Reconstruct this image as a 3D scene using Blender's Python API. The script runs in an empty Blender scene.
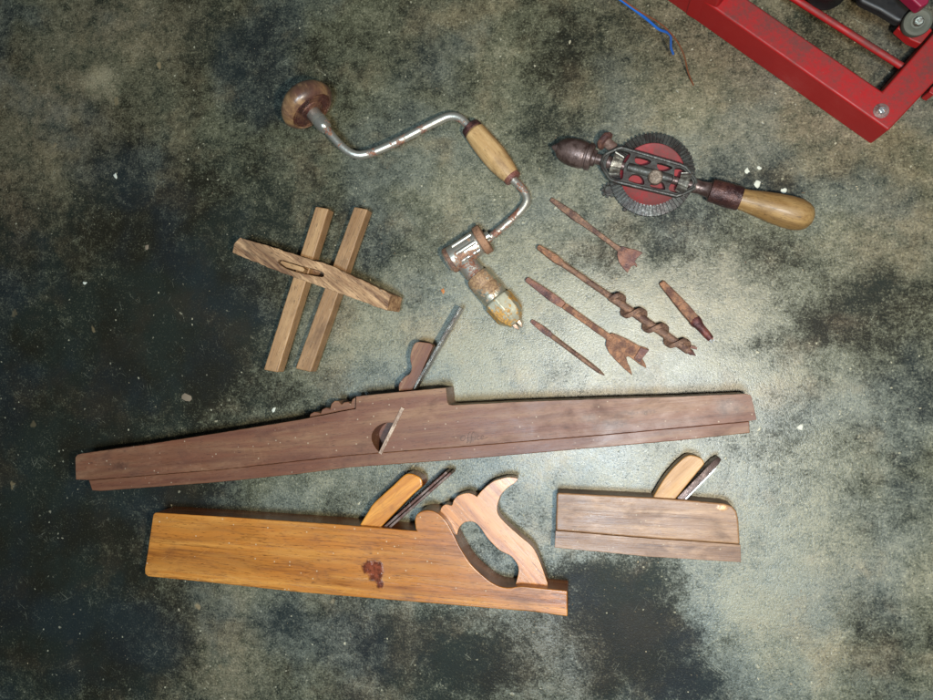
import bpy, bmesh, math, random
from mathutils import Vector, Matrix, noise, Euler

random.seed(7)
S = bpy.context.scene
COL = S.collection
H = 0.80                      # camera height over the floor
F = 700.0                     # focal length in pixels of a 933 px wide frame
CX, CY = 466.5, 350.0
NX, NY = 590.0, 360.0         # image point straight below the camera

down = Vector((NX - CX, -(NY - CY), -F)).normalized()
ROT = down.rotation_difference(Vector((0, 0, -1)))

def P(px, py, z=0.0):
    """photo measurement -> world point on the level z (metres)"""
    d = ROT @ Vector((px - CX, -(py - CY), -F))
    t = (z - H) / d.z
    return Vector((d.x * t, d.y * t, z))
def L(px, z=0.0):
    return px * (H - z) / F * 1.01

# ------------------------------------------------------------------ camera
cam = bpy.data.cameras.new('camera'); cam_o = bpy.data.objects.new('camera', cam)
COL.objects.link(cam_o); S.camera = cam_o
cam_o.location = (0, 0, H); cam_o.rotation_mode = 'QUATERNION'; cam_o.rotation_quaternion = ROT
cam.sensor_width = 36; cam.lens = F / 933 * 36; cam.clip_start = 0.02; cam.clip_end = 50

# ------------------------------------------------------------------ node helpers
class NT:
    def __init__(s, name):
        s.m = bpy.data.materials.new(name); s.m.use_nodes = True
        s.t = s.m.node_tree; s.t.nodes.clear()
        s.out = s.t.nodes.new('ShaderNodeOutputMaterial')
        s.b = s.t.nodes.new('ShaderNodeBsdfPrincipled')
        s.l(s.b.outputs[0], s.out.inputs[0])
    def l(s, a, b): s.t.links.new(a, b)
    def n(s, typ, **kw):
        n = s.t.nodes.new(typ)
        for k, v in kw.items(): setattr(n, k, v)
        return n
    def put(s, sock, v):
        if isinstance(v, bpy.types.NodeSocket): s.l(v, sock)
        else: sock.default_value = v
    def coord(s, scale=(1, 1, 1), loc=(0, 0, 0), rot=(0, 0, 0)):
        c = s.n('ShaderNodeTexCoord'); m = s.n('ShaderNodeMapping')
        m.inputs['Scale'].default_value = scale; m.inputs['Location'].default_value = loc
        m.inputs['Rotation'].default_value = rot
        s.l(c.outputs['Object'], m.inputs[0]); return m.outputs[0]
    def coordr(s, ang_, scale, loc=(0, 0, 0)):
        a = s.coord((1, 1, 1), (0, 0, 0), (0, 0, ang_)); m = s.n('ShaderNodeMapping')
        m.inputs['Scale'].default_value = scale; m.inputs['Location'].default_value = loc
        s.l(a, m.inputs[0]); return m.outputs[0]
    def noise(s, vec, scale, detail=4, rough=.55, dist=0.0):
        n = s.n('ShaderNodeTexNoise')
        n.inputs['Scale'].default_value = scale; n.inputs['Detail'].default_value = detail
        n.inputs['Roughness'].default_value = rough; n.inputs['Distortion'].default_value = dist
        s.l(vec, n.inputs['Vector']); return n.outputs[0]
    def math(s, op, a, b=None, c=None, clamp=False):
        n = s.n('ShaderNodeMath', operation=op); n.use_clamp = clamp
        s.put(n.inputs[0], a)
        if b is not None: s.put(n.inputs[1], b)
        if c is not None: s.put(n.inputs[2], c)
        return n.outputs[0]
    def step(s, v, lo, hi, a=0.0, b=1.0):
        n = s.n('ShaderNodeMapRange'); n.interpolation_type = 'SMOOTHSTEP'
        s.put(n.inputs[0], v)
        for i, q in enumerate((lo, hi, a, b)): s.put(n.inputs[i + 1], q)
        return n.outputs[0]
    def mix(s, f, a, b, mode='MIX'):
        n = s.n('ShaderNodeMix', data_type='RGBA', blend_type=mode)
        s.put(n.inputs[0], f); s.put(n.inputs[6], a if isinstance(a, bpy.types.NodeSocket) else (*a, 1) if len(a) == 3 else a)
        s.put(n.inputs[7], b if isinstance(b, bpy.types.NodeSocket) else (*b, 1) if len(b) == 3 else b)
        return n.outputs[2]
    def bump(s, h, strength=.3, dist=.001, prev=None):
        n = s.n('ShaderNodeBump'); n.inputs['Strength'].default_value = strength
        n.inputs['Distance'].default_value = dist; s.l(h, n.inputs['Height'])
        if prev is not None: s.l(prev, n.inputs['Normal'])
        return n.outputs[0]
    def done(s, col, rough, metal=0.0, normal=None, **kw):
        s.put(s.b.inputs['Base Color'], col if isinstance(col, bpy.types.NodeSocket) else (*col, 1))
        s.put(s.b.inputs['Roughness'], rough); s.put(s.b.inputs['Metallic'], metal)
        if normal is not None: s.l(normal, s.b.inputs['Normal'])
        for k, v in kw.items(): s.b.inputs[k.replace('_', ' ')].default_value = v
        return s.m

def C(r, g, b):
    f = lambda v: (v / 255 / 12.92) if v / 255 <= .04045 else ((v / 255 + .055) / 1.055) ** 2.4
    return (f(r), f(g), f(b))

def wood(name, dark, mid, light, rough=.5, grain=1.0, pores=.5, specks=.35, rings=.3, soft=0, blotch=None, worn=0.0, coat=0.0, bumpy=.25, seed=0.0, edge=None):
    t = NT(name)
    sd = (seed, seed * 1.7, seed * .6)
    a = t.noise(t.coord((14, 150, 150), sd), 1.0 * grain, 6, .6, .6)
    b = t.noise(t.coord((3, 40, 40), sd), 1.0 * grain, 3, .55, .8)
    fib = t.noise(t.coord((45, 1500, 1500), sd), 1.0, 3, .6)
    col = t.mix(t.step(b, .3, .7), dark, light)
    col = t.mix(t.step(a, .3, .72), col, mid)
    # dark annual lines
    ln = t.noise(t.coord((2.2, 75, 75), (seed + 5, 0, 3)), 1.0 * grain, 4, .6, 1.5)
    lnm = t.math('MULTIPLY', t.step(t.math('ABSOLUTE', t.math('SUBTRACT', ln, .5)), .0, .022, 1, 0), rings)
    col = t.mix(t.math('MULTIPLY', lnm, t.step(a, .3, .6)), col, tuple(c * .42 for c in dark))
    # short pores
    po = t.noise(t.coord((130, 1300, 1300), sd), 1.0, 2, .5)
    col = t.mix(t.math('MULTIPLY', t.step(po, .60, .70), pores), col, tuple(c * .35 for c in dark))
    # grime and rubbed places
    dr = t.noise(t.coord((1, 1.6, 1), (seed, 2, 1)), 22, 5, .65, .4)
    col = t.mix(t.math('MULTIPLY', t.step(dr, .52, .75), .55), col, tuple(c * .5 for c in dark))
    if worn:
        w = t.noise(t.coord((1, 2.5, 1), (seed, 7, 1)), 30, 6, .7)
        col = t.mix(t.math('MULTIPLY', t.step(w, .5, .72), worn), col, tuple(min(1, c * 1.35 + .03) for c in light))
    # small pale dust specks and scratches
    v = t.n('ShaderNodeTexVoronoi', feature='F1'); v.inputs['Scale'].default_value = 210
    t.l(t.coord((1, 1, 1), sd), v.inputs[0])
    pick = t.n('ShaderNodeSeparateColor'); t.l(v.outputs['Color'], pick.inputs[0])
    sp = t.math('MULTIPLY', t.step(v.outputs[0], .10, .22, 1, 0), t.step(pick.outputs[0], .86, .9))
    col = t.mix(t.math('MULTIPLY', sp, specks), col, C(205, 190, 160))
    sc = t.noise(t.coordr(.5 + seed, (30, 500, 30), (seed, 0, 4)), 1, 2, .5)
    scm = t.math('MULTIPLY', t.step(sc, .70, .74), specks * .25)
    col = t.mix(scm, col, tuple(min(1, c * 1.5 + .05) for c in light))
    r = t.math('ADD', rough, t.math('MULTIPLY', t.math('SUBTRACT', dr, .5), .45), clamp=True)
    h = t.math('ADD', t.math('MULTIPLY', fib, .5), t.math('MULTIPLY', a, .6))
    h = t.math('SUBTRACT', h, t.math('MULTIPLY', lnm, .6))
    if blotch:
        for (bx, by, rx, ry, cc) in blotch:
            vec = t.coord((1 / rx, 1 / ry, 0), (-bx / rx, -by / ry, 0))
            ln_ = t.n('ShaderNodeVectorMath', operation='LENGTH'); t.l(vec, ln_.inputs[0])
            nn = t.noise(t.coord((1, 1, 0)), 130, 6, .72)
            d = t.math('ADD', ln_.outputs[1], t.math('MULTIPLY', t.math('SUBTRACT', nn, .5), 1.5))
            bm_ = t.step(d, .2, 1.1, .6, 0) if soft else t.step(d, .55, 1.2, .95, 0)
            col = t.mix(bm_, col, t.mix(t.step(nn, .4, .6), cc, tuple(q * 2.6 for q in cc)))
            r = t.math('SUBTRACT', r, t.math('MULTIPLY', bm_, .0 if soft else .2), clamp=True)
            h = t.math('ADD', h, t.math('MULTIPLY', t.math('MULTIPLY', bm_, nn), .6 if soft else 1.5))
    return t.done(col, r, 0, t.bump(h, bumpy, .0006), Coat_Weight=coat, Coat_Roughness=.25, Specular_IOR_Level=.42)

def rust(name, base=C(120, 70, 48), alt=C(176, 104, 58), dark=C(66, 40, 36), rough=.62, metal=.25, scale=1.0, spots=.45):
    t = NT(name)
    c = t.coord()
    a = t.noise(c, 70 * scale, 7, .74, .3); b = t.noise(c, 260 * scale, 4, .7); d = t.noise(t.coord((1, 1, 1), (3, 1, 2)), 45 * scale, 4, .6)
    col = t.mix(t.step(a, .42, .62), base, alt)
    col = t.mix(t.math('MULTIPLY', t.step(d, .5, .62), spots * 1.6, clamp=True), col, dark)
    col = t.mix(t.step(b, .58, .74), col, tuple(min(1, v * 1.5) for v in alt))
    col = t.mix(t.step(b, .42, .28), col, tuple(v * .5 for v in dark))
    r = t.step(b, .3, .7, rough - .15, rough + .15)
    return t.done(col, r, metal, t.bump(t.math('ADD', b, a), .8, .0012))

def chrome(name, amount=.5, col=C(205, 200, 185), rc=C(104, 64, 52), rc2=C(144, 98, 72), rough=.42):
    t = NT(name); c = t.coord()
    a = t.noise(c, 42, 8, .74, .2); b = t.noise(c, 420, 3, .6)
    k = t.math('ADD', a, t.math('MULTIPLY', t.math('SUBTRACT', b, .5), .22))
    m = t.step(k, .64 - amount * .28, .68 - amount * .24)
    cc = t.mix(t.step(b, .4, .65), rc, rc2)
    colr = t.mix(m, t.mix(t.step(a, .2, .6), col, tuple(v * .72 for v in col)), cc)
    return t.done(colr, t.step(m, 0, 1, rough, .65), t.step(m, 0, 1, .8, .1), t.bump(t.math('ADD', b, m), .3, .0006))

def iron(name, col=C(72, 58, 52), hi=C(120, 98, 86), rough=.45, metal=.6, rustc=C(96, 56, 42), rs=.6):
    t = NT(name); c = t.coord()
    a = t.noise(c, 90, 6, .65); b = t.noise(c, 500, 3, .6)
    cc = t.mix(t.step(a, .35, .65), col, hi)
    cc = t.mix(t.math('MULTIPLY', t.step(a, .55, .42), rs), cc, rustc)
    return t.done(cc, t.step(b, .3, .7, rough - .12, rough + .15), metal, t.bump(t.math('ADD', b, a), .35, .0006))

def paint(name, col, dust=C(120, 60, 50), amt=.5, rough=.4):
    t = NT(name); c = t.coord()
    a = t.noise(c, 18, 7, .7); b = t.noise(c, 380, 4, .7)
    g = t.noise(c, 160, 5, .7)
    m = t.math('MULTIPLY', t.step(t.math('ADD', a, t.math('MULTIPLY', b, .35)), .5, .95), amt)
    # dust settles on faces that look up
    ge = t.n('ShaderNodeNewGeometry'); sx = t.n('ShaderNodeSeparateXYZ'); t.l(ge.outputs['Normal'], sx.inputs[0])
    up = t.step(sx.outputs[2], .3, .9, .12, 1)
    cc = t.mix(t.math('MULTIPLY', m, up), col, dust)
    cc = t.mix(t.math('MULTIPLY', t.step(g, .68, .74), t.math('MULTIPLY', up, .5)), cc, C(150, 125, 110))
    cc = t.mix(t.math('MULTIPLY', t.step(g, .30, .26), .6), cc, C(52, 22, 20))
    return t.done(cc, t.step(a, .3, .7, rough, rough + .2), 0, t.bump(t.math('ADD', b, g), .15, .0006))

# ------------------------------------------------------------------ mesh helpers
def root(name, label, cat, loc, ang=0.0, group=None):
    o = bpy.data.objects.new(name, None); COL.objects.link(o)
    o.location = loc; o.rotation_euler = (0, 0, ang); o.empty_display_size = .02
    o['label'] = label; o['category'] = cat
    if group: o['group'] = group
    return o

def wm(o):
    m = Matrix.LocRotScale(o.location, o.rotation_euler.to_quaternion(), None)
    return (wm(o.parent) @ m) if o.parent else m

def obj(name, bm, mat, parent=None, ang=None, bevel=0.0, seg=2, sharp=32, smooth=True, label=None, org=None, side=None):
    """bm holds world coordinates; link as one mesh whose local x runs along `ang` (the grain)"""
    me = bpy.data.meshes.new(name)
    if parent is not None:
        pw = wm(parent)
        W = pw.copy()
        if ang is not None:
            pos = org if org is not None else pw.translation
            W = Matrix.LocRotScale(pos, Euler((0, 0, ang)).to_quaternion(), None)
    else:
        pos = org if org is not None else Vector((0, 0, 0))
        W = Matrix.LocRotScale(pos, Euler((0, 0, ang or 0)).to_quaternion(), None)
    bmesh.ops.recalc_face_normals(bm, faces=bm.faces)
    bm.transform(W.inverted())
    bm.to_mesh(me); bm.free()
    me.materials.append(mat)
    if side is not None:
        me.materials.append(side)
        for f in me.polygons:
            if abs(f.normal.z) < .5: f.material_index = 1
    o = bpy.data.objects.new(name, me); COL.objects.link(o)
    if parent is not None:
        o.parent = parent
        lm = wm(parent).inverted() @ W
    else: lm = W
    o.location = lm.translation; o.rotation_euler = lm.to_euler()
    if smooth:
        me.polygons.foreach_set('use_smooth', [True] * len(me.polygons))
        me.set_sharp_from_angle(angle=math.radians(sharp))
    if bevel:
        b = o.modifiers.new('Bevel', 'BEVEL'); b.width = bevel; b.segments = seg
        b.limit_method = 'ANGLE'; b.angle_limit = math.radians(32); b.harden_normals = True
        b.use_clamp_overlap = True
    if label: o['label'] = label
    return o

def resample(pts, step=.003, jitter=0.0, closed=True):
    out = []
    n = len(pts)
    for i in range(n if closed else n - 1):
        a, b = pts[i], pts[(i + 1) % n]
        k = max(1, int((b - a).length / step))
        for j in range(k):
            q = a.lerp(b, j / k)
            if jitter and j:
                q = q + Vector((noise.noise(q * 180), noise.noise(q * 180 + Vector((9, 9, 9))), 0)) * jitter
            out.append(q)
    if not closed: out.append(pts[-1].copy())
    return out

def catmull(pts, step=4, closed=False):
    out = []; n = len(pts)
    rng = range(n) if closed else range(n - 1)
    for i in rng:
        g = (lambda k: pts[k % n]) if closed else (lambda k: pts[min(max(k, 0), n - 1)])
        p0, p1, p2, p3 = g(i - 1), g(i), g(i + 1), g(i + 2)
        for j in range(step):
            t = j / step
            out.append(.5 * ((2 * p1) + (-p0 + p2) * t + (2 * p0 - 5 * p1 + 4 * p2 - p3) * t * t + (-p0 + 3 * p1 - 3 * p2 + p3) * t ** 3))
    if not closed: out.append(pts[-1])
    return out

def px(pl, z): return [P(x, y, z) for x, y in pl]

def prism(top, z0, bm=None, bottom=None):
    """top: world points at the upper level; straight sides down to z0"""
    bm = bm or bmesh.new()
    tv = [bm.verts.new(p) for p in top]
    bot = bottom or [Vector((p.x, p.y, z0)) for p in top]
    bv = [bm.verts.new(p) for p in bot]
    bm.faces.new(tv); bm.faces.new(list(reversed(bv)))
    n = len(tv)
    for i in range(n):
        bm.faces.new((tv[i], bv[i], bv[(i + 1) % n], tv[(i + 1) % n]))
    return bm

def frame_of(a, b, hint=Vector((0, 0, 1))):
    x = (b - a).normalized()
    y = hint.cross(x)
    if y.length < 1e-5: y = Vector((0, 1, 0)).cross(x)
    y.normalize(); z = x.cross(y)
    return x, y, z

def lathe(a, b, prof, n=40, bm=None, lumps=0.0, cap=True):
    """prof: (distance from a in m, radius in m) along a->b"""
    bm = bm or bmesh.new()
    x, y, z = frame_of(a, b); rings = []
    for (t, r) in prof:
        ring = []
        for k in range(n):
            an = 2 * math.pi * k / n
            p = a + x * t + (y * math.cos(an) + z * math.sin(an)) * max(r, 1e-5)
            if lumps:
                p += (y * math.cos(an) + z * math.sin(an)) * noise.noise(p * 120) * lumps
            ring.append(bm.verts.new(p))
        rings.append(ring)
    for i in range(len(rings) - 1):
        for k in range(n):
            bm.faces.new((rings[i][k], rings[i][(k + 1) % n], rings[i + 1][(k + 1) % n], rings[i + 1][k]))
    if cap: bm.faces.new(rings[0]); bm.faces.new(list(reversed(rings[-1])))
    return bm

def tube(pts, rad, n=16, bm=None, lumps=0.0):
    bm = bm or bmesh.new(); rings = []
    N = len(pts)
    up = Vector((0, 0, 1)); pd = None
    for i, p in enumerate(pts):
        d = (pts[min(i + 1, N - 1)] - pts[max(i - 1, 0)]).normalized()
        y = up.cross(d)
        if y.length < 1e-4: y = Vector((0, 1, 0)).cross(d)
        y.normalize(); z = d.cross(y)
        r = rad[i] if isinstance(rad, (list, tuple)) else rad
        ring = []
        for k in range(n):
            an = 2 * math.pi * k / n
            q = y * math.cos(an) + z * math.sin(an)
            rr = r + (noise.noise(p * 200 + q * 3) * lumps if lumps else 0)
            ring.append(bm.verts.new(p + q * rr))
        rings.append(ring)
    for i in range(N - 1):
        for k in range(n):
            bm.faces.new((rings[i][k], rings[i][(k + 1) % n], rings[i + 1][(k + 1) % n], rings[i + 1][k]))
    bm.faces.new(rings[0]); bm.faces.new(list(reversed(rings[-1])))
    return bm

def sweep_rect(pts, w, h, bm=None, lumps=0.0):
    """bar with a rectangular section w x h (lists or numbers) along pts"""
    bm = bm or bmesh.new(); rings = []; N = len(pts)
    for i, p in enumerate(pts):
        d = (pts[min(i + 1, N - 1)] - pts[max(i - 1, 0)]).normalized()
        y = Vector((0, 0, 1)).cross(d).normalized(); z = d.cross(y)
        ww = (w[i] if isinstance(w, (list, tuple)) else w) / 2; hh = (h[i] if isinstance(h, (list, tuple)) else h) / 2
        ring = []
        for (a, b) in ((1, 1), (-1, 1), (-1, -1), (1, -1)):
            q = p + y * a * ww + z * b * hh
            if lumps: q += Vector((noise.noise(q * 260), noise.noise(q * 260 + Vector((5, 0, 0))), noise.noise(q * 260 + Vector((0, 5, 0))))) * lumps
            ring.append(bm.verts.new(q))
        rings.append(ring)
    for i in range(N - 1):
        for k in range(4):
            bm.faces.new((rings[i][k], rings[i][(k + 1) % 4], rings[i + 1][(k + 1) % 4], rings[i + 1][k]))
    bm.faces.new(rings[0]); bm.faces.new(list(reversed(rings[-1])))
    return bm

def box_between(a, b, w, h, bm=None): return sweep_rect([a, b], w, h, bm)

def cut(o, cutters):
    """subtract cutter meshes (bmesh in world coordinates) and keep the plain result"""
    keep = []
    mods = []
    for k in cutters:
        bmesh.ops.recalc_face_normals(k, faces=k.faces)
        me = bpy.data.meshes.new('cutter'); k.to_mesh(me); k.free()
        c = bpy.data.objects.new('cutter', me); COL.objects.link(c); keep.append(c)
        m = o.modifiers.new('cut', 'BOOLEAN'); m.object = c; m.operation = 'DIFFERENCE'; m.solver = 'EXACT'; mods.append(m)
    bev = [m for m in o.modifiers if m.type == 'BEVEL']
    for b in bev: b.show_viewport = False
    bpy.context.view_layer.update()
    dg = bpy.context.evaluated_depsgraph_get()
    me = bpy.data.meshes.new_from_object(o.evaluated_get(dg))
    old = o.data; o.data = me; me.name = old.name
    for m in mods: o.modifiers.remove(m)
    for b in bev: b.show_viewport = True
    for c in keep:
        d = c.data; bpy.data.objects.remove(c); bpy.data.meshes.remove(d)
    me.set_sharp_from_angle(angle=math.radians(32))

def ang(a, b): return math.atan2(b.y - a.y, b.x - a.x)

# ------------------------------------------------------------------ the floor
# stains and painted shade: (x, y, rx, ry, amount) in photo pixels; + pale cement, - black stains and painted shade
BL = [(0, 380, 280, 380, -.16), (60, 60, 120, 90, -.14), (250, 110, 60, 40, -.10), (60, 420, 150, 200, -.34), (180, 300, 90, 110, -.30), (60, 620, 120, 110, -.30), (240, 40, 60, 50, -.30), (190, 20, 40, 60, -.12),  # first wide blob paints the light falloff towards the left edge
      (275, 150, 50, 80, -.22), (130, 200, 90, 50, -.18), (430, 50, 50, 50, -.16), (360, 60, 60, 40, -.12), (380, 200, 60, 45, -.14),
      (230, 350, 60, 60, -.28), (400, 245, 45, 22, -.20), (560, 40, 40, 40, -.26), (610, 60, 50, 45, -.16), (540, 120, 35, 30, -.26), (545, 80, 25, 25, -.12),
      (425, 320, 22, 34, -.34), (600, 255, 34, 26, -.36), (570, 265, 18, 18, -.16), (690, 235, 40, 24, -.34), (655, 225, 30, 14, -.2), (768, 262, 44, 22, -.38), (545, 345, 26, 22, -.28),
      (720, 190, 60, 22, -.22), (780, 180, 50, 30, -.26), (870, 300, 60, 34, -.34), (850, 340, 40, 40, -.3), (910, 370, 44, 50, -.26), (780, 430, 36, 50, -.16),
      (810, 45, 90, 40, -.3), (800, 340, 40, 16, -.22), (760, 345, 40, 12, -.2), (630, 640, 60, 46, -.6), (590, 590, 34, 24, -.4), (690, 690, 44, 30, -.45), (660, 610, 30, 20, -.2), (380, 660, 70, 60, -.4), (470, 660, 60, 50, -.36),  # bottom blobs paint the photographer's soft shadow; the first, machine shade over dirt
      (870, 640, 40, 50, -.26), (850, 510, 40, 34, -.08), (900, 470, 40, 40, -.12), (130, 660, 70, 60, -.24), (300, 620, 60, 16, -.16), (190, 490, 60, 20, -.3),
      (240, 120, 60, 30, .12), (180, 130, 70, 40, .10), (105, 88, 16, 12, .36), (112, 84, 7, 8, .2), (98, 94, 5, 7, .2), (110, 80, 50, 40, .10), (60, 120, 70, 90, .16), (120, 40, 70, 40, .14), (25, 170, 40, 60, .1),
      (500, 60, 30, 50, .10), (440, 190, 60, 50, .22), (480, 130, 50, 40, .2), (560, 230, 60, 60, .2), (500, 300, 80, 60, .30), (400, 330, 70, 50, .30), (330, 360, 50, 40, .18),
      (470, 370, 70, 40, .3), (600, 350, 80, 40, .26), (660, 310, 60, 30, .24), (720, 290, 60, 40, .22), (780, 230, 60, 40, .16), (660, 100, 70, 50, .16), (750, 120, 80, 50, .16),
      (840, 200, 70, 50, .12), (840, 270, 60, 20, .1), (700, 370, 80, 30, .26), (560, 460, 120, 40, .24), (700, 490, 90, 50, .22), (820, 560, 90, 60, .22), (750, 590, 70, 40, .26),
      (900, 580, 50, 60, .2), (790, 660, 50, 60, .24), (230, 640, 46, 60, .24), (260, 600, 60, 20, .16), (200, 680, 40, 40, .16), (560, 640, 50, 26, .1), (330, 640, 20, 30, .1),
      (310, 480, 60, 14, .28), (400, 500, 50, 20, .2), (250, 500, 40, 10, .2), (810, 500, 50, 30, .14), (840, 420, 30, 20, .14), (860, 370, 20, 60, .06), (450, 690, 30, 30, .1), (500, 600, 50, 20, .06)]
BR = [(50, 110, 90, 90, .8), (130, 30, 90, 50, .7), (10, 200, 30, 60, .9), (220, 650, 60, 70, .6), (750, 40, 120, 80, .7), (900, 60, 120, 120, .9), (900, 200, 60, 90, .5),
      (820, 120, 120, 60, .6), (350, 640, 40, 60, .4), (560, 650, 60, 50, .5), (640, 90, 60, 50, .35), (850, 590, 70, 60, .2), (620, 574, 8, 9, .7), (850, 330, 14, 12, .7), (817, 344, 7, 6, .9), (810, 555, 12, 12, .4), (700, 290, 60, 30, .3), (300, 300, 80, 90, .15), (450, 30, 80, 50, .2)]
def unp(w):
    d = ROT.inverted() @ (w - Vector((0, 0, H)))
    return (CX + F * d.x / -d.z, CY - F * d.y / -d.z)

def build_floor():
    x0, x1, y0, y1, st = -1.25, 1.0, -0.95, 1.0, .006
    nx, ny = int((x1 - x0) / st) + 1, int((y1 - y0) / st) + 1
    vs, fs, A, B = [], [], [], []
    for j in range(ny):
        for i in range(nx):
            w = Vector((x0 + i * st, y0 + j * st, 0))
            vs.append(w)
            q = w + Vector((noise.noise(w * 9), noise.noise(w * 9 + Vector((7, 1, 0))), 0)) * .03 + Vector((noise.noise(w * 34), noise.noise(w * 34 + Vector((7, 1, 0))), 0)) * .016
            u, v = unp(q)
            a = .50 + noise.noise(w * 6 + Vector((0, 0, 4))) * .10
            for (bx, by, rx, ry, am) in BL:
                e = ((u - bx) / rx) ** 2 + ((v - by) / ry) ** 2
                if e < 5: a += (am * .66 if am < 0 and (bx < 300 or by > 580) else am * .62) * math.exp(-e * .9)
            b = 0
            for (bx, by, rx, ry, am) in BR:
                e = ((u - bx) / rx) ** 2 + ((v - by) / ry) ** 2
                if e < 5: b = max(b, am * math.exp(-e * .9))
            A.append(min(1, max(0, a))); B.append(min(1, b))
    for j in range(ny - 1):
        for i in range(nx - 1):
            k = j * nx + i
            fs.append((k, k + 1, k + nx + 1, k + nx))
    me = bpy.data.meshes.new('floor'); me.from_pydata(vs, [], fs)
    at = me.attributes.new('stain_shade', 'FLOAT', 'POINT'); at.data.foreach_set('value', A)  # painted shadow and falloff ride in this field beside the stains
    at = me.attributes.new('earth', 'FLOAT', 'POINT'); at.data.foreach_set('value', B)
    o = bpy.data.objects.new('floor', me); COL.objects.link(o)
    o['kind'] = 'structure'
    t = NT('stained_cement')
    c = t.coord()
    A_ = t.n('ShaderNodeAttribute', attribute_name='stain_shade').outputs['Fac']
    B_ = t.n('ShaderNodeAttribute', attribute_name='earth').outputs['Fac']
    n1 = t.noise(c, 32, 9, .74, .3); n2 = t.noise(c, 120, 6, .75); n3 = t.noise(c, 430, 3, .7); n4 = t.noise(t.coord((1, 1, 1), (4, 4, 0)), 8, 5, .6)
    n5 = t.noise(t.coord((1, 1, 1), (1, 7, 0)), 900, 2, .6)
    d = lambda n, k: t.math('MULTIPLY', t.math('SUBTRACT', n, .5), k)
    n0 = t.noise(t.coord((1, 1, 1), (5, 3, 0)), 15, 6, .62, .6)
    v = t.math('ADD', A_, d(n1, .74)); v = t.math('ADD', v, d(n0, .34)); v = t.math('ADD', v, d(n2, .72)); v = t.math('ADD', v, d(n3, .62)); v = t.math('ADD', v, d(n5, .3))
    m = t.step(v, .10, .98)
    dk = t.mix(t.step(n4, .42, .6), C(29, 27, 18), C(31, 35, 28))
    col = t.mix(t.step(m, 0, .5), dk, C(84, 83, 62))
    col = t.mix(t.step(m, .38, 1), col, C(132, 126, 100))
    br = t.math('MULTIPLY', B_, t.step(t.math('ADD', n1, d(n2, .6)), .25, .6))
    col = t.mix(t.math('MULTIPLY', br, .85), col, t.mix(m, C(50, 40, 29), C(140, 118, 88)))
    bl = t.step(t.noise(t.coord((1, 1, 1), (9, 2, 0)), 7, 3, .5), .46, .62)
    col = t.mix(t.math('MULTIPLY', bl, .4), col, t.mix(m, C(28, 36, 42), C(108, 116, 108)))
    tn = t.step(t.noise(t.coord((1, 1, 1), (2, 9, 0)), 11, 4, .6), .5, .68)
    col = t.mix(t.math('MULTIPLY', tn, .6), col, t.mix(m, C(44, 38, 28), C(150, 132, 96)))
    col = t.mix(t.math('MULTIPLY', t.step(n3, .57, .70), .5), col, t.mix(m, C(78, 76, 58), C(188, 182, 146)))
    col = t.mix(t.math('MULTIPLY', t.step(n3, .44, .30), .65), col, C(26, 27, 22))
    def specks(scale, cut_, size, colr, amt, off):
        vo = t.n('ShaderNodeTexVoronoi', feature='F1'); vo.inputs['Scale'].default_value = scale
        wv = t.n('ShaderNodeVectorMath', operation='ADD')
        nz = t.n('ShaderNodeTexNoise'); nz.inputs['Scale'].default_value = scale * 2.2
        t.l(c, nz.inputs['Vector'])
        sc_ = t.n('ShaderNodeVectorMath', operation='SCALE'); sc_.inputs[3].default_value = .5 / scale
        t.l(nz.outputs[1], sc_.inputs[0])
        t.l(t.coord((1, 1, 1), off), wv.inputs[0]); t.l(sc_.outputs[0], wv.inputs[1]); t.l(wv.outputs[0], vo.inputs[0])
        s_ = t.n('ShaderNodeSeparateColor'); t.l(vo.outputs['Color'], s_.inputs[0])
        mk = t.math('MULTIPLY', t.step(vo.outputs[0], size * .6, size, 1, 0), t.step(s_.outputs[0], cut_, cut_ + .01))
        return mk, t.mix(t.math('MULTIPLY', mk, t.math('MULTIPLY', s_.outputs[1], amt)), col, colr)
    mk1, col = specks(150, .91, .20, C(176, 168, 140), .8, (0, 0, 0))
    mk2, col = specks(60, .93, .13, C(190, 180, 150), .8, (3, 1, 0))
    mk3, col = specks(34, .94, .16, C(150, 128, 92), .6, (1, 5, 0))
    mk4, col = specks(85, .94, .15, C(28, 24, 20), .9, (2, 2, 0))
    # fine trowel scratches
    for (an, th) in ((.6, .69), (2.1, .70), (1.3, .71), (2.7, .71)):
        s_ = t.noise(t.coordr(an, (26, 900, 9), (an, 0, 0)), 1, 1.5, .5)
        col = t.mix(t.math('MULTIPLY', t.math('MULTIPLY', t.step(s_, th, th + .02), .28), t.step(n1, .5, .62)), col, C(190, 186, 160))
    rough = t.step(t.math('ADD', n2, d(n4, .8)), .3, .75, .33, .46)
    hh = t.math('ADD', t.math('MULTIPLY', n2, .5), t.math('ADD', t.math('MULTIPLY', n3, .55), t.math('MULTIPLY', n5, .35)))
    nb = t.bump(hh, .5, .0009)
    nb = t.bump(t.math('ADD', mk1, mk2), .4, .0008, nb)
    rough = t.math('ADD', rough, t.step(m, .5, .1, 0, .10))
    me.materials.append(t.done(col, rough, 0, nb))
    t.l(t.step(m, .05, .6, .15, .66), t.b.inputs['Specular IOR Level'])
    return o
build_floor()

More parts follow.
